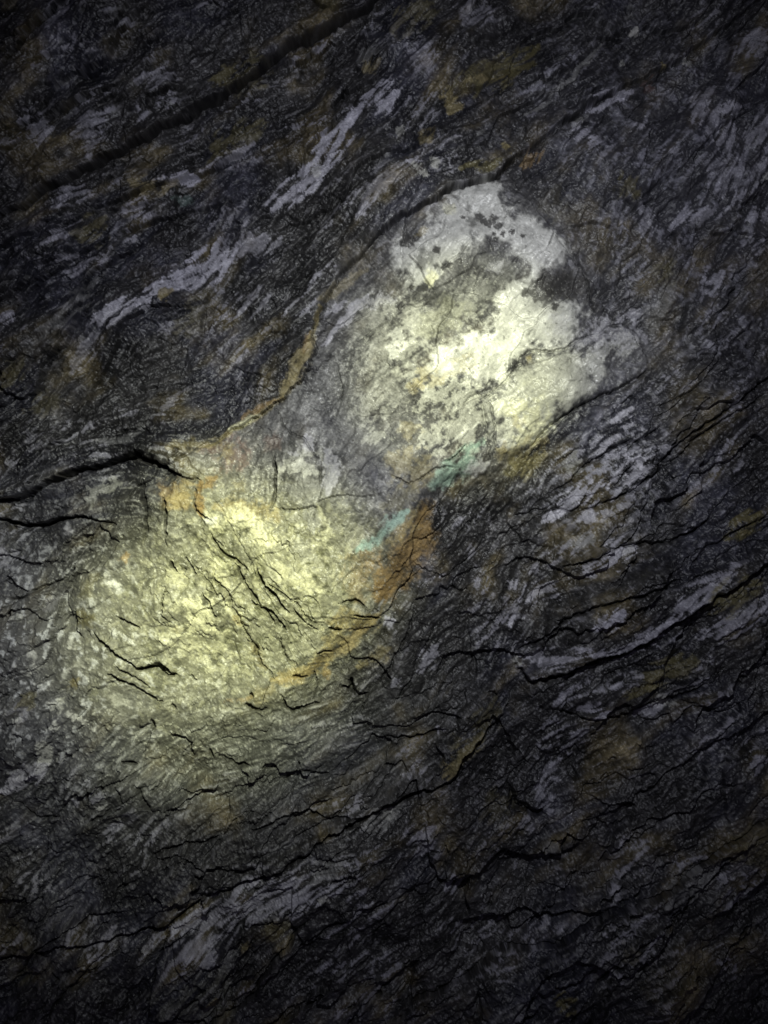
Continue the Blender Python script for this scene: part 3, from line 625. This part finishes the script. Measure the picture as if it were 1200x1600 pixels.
# copper green
P('t', [(748,692),(735,712),(715,730),(690,748),(672,758)], 15, .75, .6, .3); P('b', [(735,715),(755,705)], 8, .35, .8, .2); P('v', [(725,735),(760,728)], 11, .5, .8, .4)
P('t', [(560,860),(580,848),(600,832),(612,815),(632,798)], 8.5, .85, .5, .5)
P('k', [(560,740),(590,720)], 22, .35, .8, .3)
# a dusting of tiny bright grains and short mica blades over the paler rock
spk = sm(0.66, 1.0, noise(U, V, 6, 76, 3, 0.8) * 0.9 + 0.35 * n_mid + 0.10 * L_fine + 0.25 * noise(U, V, 60, 78, 3, 0.6))
dens = np.clip(boss * (0.35 + 0.45 * low) + left * 0.7 + sk * 0.5 + 0.12, 0, 1)
A = lerp(A, np.array((.55, .55, .50), np.float32), (spk * dens * 0.75)[..., None])
spd = sm(0.70, 1.0, noise(U, V, 8, 77, 3, 0.7))
A = lerp(A, np.array((.05, .05, .045), np.float32), (spd * boss * 0.6)[..., None])
A = np.clip(A, 0.012, 0.8)

qz = np.maximum(MK['w'], MK['b'] * 0.6)
slab = sm(0.0, 0.35, noise(U, V, 130, 171, 3, 0.5) + 0.10 * fe)          # smooth cleavage faces between the rough zones
H += HF * (1 - 0.6 * np.clip(qz, 0, 1)) * (1.15 - 0.85 * slab) + (sm(0.3, 0.9, qz) * 0.0016).astype(np.float32)
H -= (sm(0.4, 0.9, MK['k']) * 0.0012 * boss).astype(np.float32)

# ================================================================== meshes
def idx(n0, n1, lo, hi, org):
    a = np.arange(n1)
    c = org + a * ST
    keep = ((c > lo - 24) & (c < hi + 24)) | (a % 4 == 0) | (a == n1 - 1)
    return a[keep]
IU = idx(0, NU, 0, 1200, U0); IV = idx(0, NV, 0, 1600, V0)
h = H[np.ix_(IV, IU)]; uu = us[IU]; vv = vs[IV]
nv, nu = h.shape
X = np.broadcast_to(((uu - 600) * PX)[None], h.shape); Z = np.broadcast_to((CZ + (800 - vv) * PX)[:, None], h.shape)
CO = np.stack([X, -h, Z], -1).reshape(-1, 3).astype(np.float32)
dx = np.gradient(h, axis=1) / np.gradient((uu * PX))[None]
dz = np.gradient(h, axis=0) / np.gradient((-vv * PX))[:, None]
NO = np.stack([-dx, -np.ones_like(h), -dz], -1); NO /= np.linalg.norm(NO, axis=-1, keepdims=True)
NO = NO.reshape(-1, 3).astype(np.float32)
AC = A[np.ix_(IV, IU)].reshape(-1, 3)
ux, vx = UW[np.ix_(IV, IU)], VW[np.ix_(IV, IU)]

# which block of rock each point belongs to
lab = np.zeros((nv, nu), np.int32)                                  # 0 = the dark ledge right of the fissures
low_l = inside([(-600,500),(400,700),(560,900),(700,900),(900,1000)] + F10[::-1] + [(-600,1640)], ux, vx); lab[low_l] = 4
below = inside(F10 + [(812,1050),(832,1064),(950,1030),(1080,952),(1200,880),(1500,700),(1800,560),(1900,2300),(-700,2300)], ux, vx); lab[below] = 5
right = inside([(560,900),(596,950),(640,1010),(700,1120),(722,1195),(760,1150),(785,1115),(900,1000),(900,800),(620,800)], ux, vx); lab[right] = 0
bs = inside([(318,755),(270,660),(290,640),(360,600),(430,560),(440,520),(450,440),(530,340),(610,280),(720,240),(800,290)] + BOSS[13:], ux, vx); lab[bs] = 3
left_mid = inside(F4 + F6[1:] + [(1900,-500),(1900,-700),(-700,-700),(-700,900)], ux, vx); lab[left_mid] = 1
top = inside(F1 + [(900,-700),(-700,-700),(-700,640)], UL[np.ix_(IV, IU)], VL[np.ix_(IV, IU)]); lab[top] = 2
# mineral patches, cleaned to compact shapes
def blur(m, k):
    for ax in (0, 1):
        c = np.cumsum(np.pad(m, [(k + 1, k) if a == ax else (0, 0) for a in (0, 1)], mode='edge'), axis=ax)
        m = (np.take(c, range(2 * k + 1, c.shape[ax]), ax) - np.take(c, range(0, c.shape[ax] - 2 * k - 1), ax)) / (2 * k + 1)
    return m
def near(pts, r_):
    d, _, _ = dist(pts, ux, vx); return d < r_
def msk(k): return blur(MK[k][np.ix_(IV, IU)], 2)
sub = np.zeros((nv, nu), np.int32)
mw, mb, mt, mo, my = msk('w'), msk('b'), msk('t'), msk('o'), msk('y')
g3 = lab == 3
sub[g3 & inside(Q1, ux, vx) & (mw > .45)] = 1
sub[g3 & (inside(Q2, ux, vx) & (mw > .45))] = 2
sub[g3 & (inside(Q3, ux, vx)) & (mb > .4)] = 3
sub[near([(618,512),(617,565)], 16) & (mw > .45)] = 4
sub[near([(745,695),(720,728),(675,755)], 26) & (mt > .4)] = 5
sub[near([(565,858),(598,835),(632,798)], 16) & (mt > .35)] = 6
sub[near([(660,790),(650,840),(600,930)], 34) & (mo > .4)] = 7
sub[near([(320,755),(322,810)], 24) & (mo > .4)] = 8
sub[near([(520,970),(585,972),(515,1010)], 28) & (my > .4)] = 9
sub[near([(490,520),(470,580),(440,622)], 15) & (my > .4)] = 10
sub[near([(402,650),(362,674)], 9) & (msk('c') > .4)] = 11

def tidy(m, keep=1):
    """keep the largest connected piece(s) of a face mask"""
    jj, ii = np.nonzero(m)
    if len(jj) == 0: return m
    j0, j1, i0, i1 = jj.min(), jj.max() + 1, ii.min(), ii.max() + 1
    c = m[j0:j1, i0:i1]; L_ = np.where(c, np.arange(1, c.size + 1).reshape(c.shape), 0)
    for _ in range(4000):
        q = L_.copy()
        for ax in (0, 1):
            for rev in (1, -1):
                v = q if rev == 1 else (q[::-1] if ax == 0 else q[:, ::-1])
                cc = c if rev == 1 else (c[::-1] if ax == 0 else c[:, ::-1])
                if ax == 1: v, cc = v.T, cc.T
                run = v[0].copy()
                for k in range(1, v.shape[0]):
                    run = np.where(cc[k], np.maximum(run, v[k]), 0); v[k] = run
        if (q == L_).all(): break
        L_ = q
    n_ = np.bincount(L_.ravel()); n_[0] = 0
    out = np.zeros_like(m); out[j0:j1, i0:i1] = c & (L_ == n_.argmax())
    return out
# ---- materials
def rock_mat(name, rough, spec, bump_s, bump_d, grain, glint, tint=(1, 1, 1)):
    m = bpy.data.materials.new(name); m.use_nodes = True
    nt = m.node_tree; N = nt.nodes; Lk = nt.links; p = N["Principled BSDF"]
    at = N.new("ShaderNodeAttribute"); at.attribute_name = "mineral"
    tc = N.new("ShaderNodeTexCoord")
    mp = N.new("ShaderNodeMapping"); mp.inputs['Rotation'].default_value = (0, math.radians(-38), 0)
    mp.inputs['Scale'].default_value = (0.75, 1, 1)
    Lk.new(tc.outputs['Object'], mp.inputs[0])
    n1 = N.new("ShaderNodeTexNoise"); n1.inputs['Scale'].default_value = 420; n1.inputs['Detail'].default_value = 4; n1.inputs['Roughness'].default_value = .7
    Lk.new(mp.outputs[0], n1.inputs['Vector'])
    r1 = N.new("ShaderNodeMapRange"); r1.inputs[1].default_value = .3; r1.inputs[2].default_value = .7
    r1.inputs[3].default_value = 1 - grain; r1.inputs[4].default_value = 1 + grain
    Lk.new(n1.outputs['Fac'], r1.inputs[0])
    mul = N.new("ShaderNodeVectorMath"); mul.operation = 'MULTIPLY'
    Lk.new(at.outputs['Color'], mul.inputs[0]); Lk.new(r1.outputs[0], mul.inputs[1])
    mul2 = N.new("ShaderNodeVectorMath"); mul2.operation = 'MULTIPLY'; mul2.inputs[1].default_value = tint
    Lk.new(mul.outputs[0], mul2.inputs[0]); Lk.new(mul2.outputs[0], p.inputs['Base Color'])
    # mica: scattered facets that shine
    vo = N.new("ShaderNodeTexVoronoi"); vo.inputs['Scale'].default_value = 560
    Lk.new(tc.outputs['Object'], vo.inputs['Vector'])
    sx = N.new("ShaderNodeSeparateColor"); Lk.new(vo.outputs['Color'], sx.inputs[0])
    r2 = N.new("ShaderNodeMapRange"); r2.inputs[1].default_value = 1 - glint; r2.inputs[2].default_value = 1 - glint * .6
    r2.inputs[3].default_value = rough; r2.inputs[4].default_value = 0.28
    Lk.new(sx.outputs[0], r2.inputs[0]); Lk.new(r2.outputs[0], p.inputs['Roughness'])
    p.inputs['Specular IOR Level'].default_value = spec
    n2 = N.new("ShaderNodeTexNoise"); n2.inputs['Scale'].default_value = bump_s; n2.inputs['Detail'].default_value = 5; n2.inputs['Roughness'].default_value = .65
    Lk.new(mp.outputs[0], n2.inputs['Vector'])
    ad = N.new("ShaderNodeMath"); ad.operation = 'MULTIPLY_ADD'; ad.inputs[1].default_value = 0.5
    Lk.new(sx.outputs[1], ad.inputs[0]); Lk.new(n2.outputs['Fac'], ad.inputs[2])
    b = N.new("ShaderNodeBump"); b.inputs['Strength'].default_value = 0.9; b.inputs['Distance'].default_value = bump_d
    Lk.new(ad.outputs[0], b.inputs['Height']); Lk.new(b.outputs[0], p.inputs['Normal'])
    return m
M_S = rock_mat("schist", .42, .6, 200, .0009, .28, .14)
M_B = rock_mat("pale_schist", .52, .5, 200, .0008, .25, .14)
M_Q = rock_mat("quartz", .38, .5, 160, .0006, .10, .15)
M_T = rock_mat("mineral_crust", .8, .3, 300, .0012, .25, .08)

def part(name, mask_faces, mat, parent, label=None):
    fi = np.nonzero(mask_faces.ravel())[0]
    if len(fi) == 0: return None
    r_, c_ = fi // (nu - 1), fi % (nu - 1)
    a = r_ * nu + c_
    quads = np.stack([a, a + nu, a + nu + 1, a + 1], 1)
    vid, inv = np.unique(quads.ravel(), return_inverse=True)
    me = bpy.data.meshes.new(name)
    me.vertices.add(len(vid)); me.vertices.foreach_set('co', CO[vid].ravel())
    me.loops.add(len(inv)); me.loops.foreach_set('vertex_index', inv.astype(np.int32))
    me.polygons.add(len(fi)); me.polygons.foreach_set('loop_start', np.arange(0, len(inv), 4, dtype=np.int32))
    me.update(calc_edges=True)
    ca = me.attributes.new("mineral", 'FLOAT_COLOR', 'POINT')
    ca.data.foreach_set('color', np.concatenate([AC[vid], np.ones((len(vid), 1), np.float32)], 1).astype(np.float32).ravel())
    me.polygons.foreach_set('use_smooth', np.ones(len(fi), bool))
    me.normals_split_custom_set_from_vertices(NO[vid])
    me.materials.append(mat)
    o = bpy.data.objects.new(name, me); sc.collection.objects.link(o); o.parent = parent
    if label: o['label'] = label
    return o

wall = bpy.data.objects.new("rock_wall", None); sc.collection.objects.link(wall)
wall['label'] = "rough dark foliated rock wall with diagonal fissures, torch-lit around its pale bulge"
wall['kind'] = "thing"
wall['category'] = "rock wall"
fl_ = lab[:-1, :-1].copy(); fs_ = sub[:-1, :-1].copy()
for k in range(1, 12):                      # each patch one compact piece; crumbs and holes go back
    mk = tidy(fs_ == k); fs_[fs_ == k] = 0; fs_[mk] = k
for k, into in ((1, 2), (3, 0), (4, 0), (5, 0), (2, 1), (0, 5)):
    mk = tidy(fl_ == k); fl_[(fl_ == k) & ~mk] = into
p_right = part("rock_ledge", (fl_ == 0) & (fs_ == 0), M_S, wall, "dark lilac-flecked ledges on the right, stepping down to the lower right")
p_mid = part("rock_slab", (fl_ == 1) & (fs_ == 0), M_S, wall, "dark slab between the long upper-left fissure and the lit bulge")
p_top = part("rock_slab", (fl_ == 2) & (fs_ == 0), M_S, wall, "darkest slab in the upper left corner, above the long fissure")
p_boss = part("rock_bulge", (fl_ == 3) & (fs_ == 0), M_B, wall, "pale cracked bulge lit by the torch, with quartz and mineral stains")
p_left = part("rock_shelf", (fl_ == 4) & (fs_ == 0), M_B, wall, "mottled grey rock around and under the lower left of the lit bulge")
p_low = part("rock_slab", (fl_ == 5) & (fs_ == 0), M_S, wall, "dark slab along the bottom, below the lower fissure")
own = {0: p_right, 1: p_mid, 2: p_top, 3: p_boss, 4: p_left, 5: p_low}
for k, nm, mat, lb in [
 (1, "quartz_patch", M_Q, "white quartz patch dotted with dark clasts under the black crack"),
 (2, "quartz_patch", M_Q, "brightest white quartz patch in the upper hot spot"),
 (3, "quartz_patch", M_Q, "cream-grey quartz patch at the right edge of the bulge"),
 (4, "quartz_patch", M_Q, "small upright white quartz sliver left of the bright quartz"),
 (5, "copper_stain", M_T, "pale green stain under the bright quartz"),
 (6, "copper_stain", M_T, "narrow turquoise streak beside the orange stain"),
 (7, "rust_stain", M_T, "orange-brown stain along the right edge of the bulge"),
 (8, "rust_stain", M_T, "small bright orange stain at the bulge's left corner"),
 (9, "ochre_stain", M_T, "mustard yellow stain at the bulge's lower right"),
 (10, "ochre_stain", M_T, "golden streak along the bulge's upper left edge"),
 (11, "ochre_stain", M_T, "short cream sliver below the golden streak")]:
    mk = fs_ == k
    if mk.any():
        cnt = np.bincount(fl_[mk], minlength=6)
        part(nm, mk, mat, own[int(cnt.argmax())], lb)

# the wall is the face of solid rock: rim folded back, closed behind
import bmesh
rim = np.concatenate([np.arange(nu), np.arange(1, nv) * nu + nu - 1, (nv - 1) * nu + np.arange(nu - 2, -1, -1), np.arange(nv - 2, 0, -1) * nu])
bm_ = bmesh.new(); sub_r = CO[rim[::6]]
f_ = [bm_.verts.new(p) for p in sub_r]; b_ = [bm_.verts.new((p[0], 0.9, p[2])) for p in sub_r]
nR = len(f_)
for i in range(nR):
    bm_.faces.new((f_[i], f_[(i + 1) % nR], b_[(i + 1) % nR], b_[i]))
bm_.faces.new(b_)
me = bpy.data.meshes.new("rock_back"); bm_.to_mesh(me); bm_.free()
ca = me.attributes.new("mineral", 'FLOAT_COLOR', 'POINT'); ca.data.foreach_set('color', [0.06, 0.06, 0.06, 1] * len(me.vertices))
me.materials.append(M_S)
o = bpy.data.objects.new("rock_back", me); sc.collection.objects.link(o); o.parent = wall
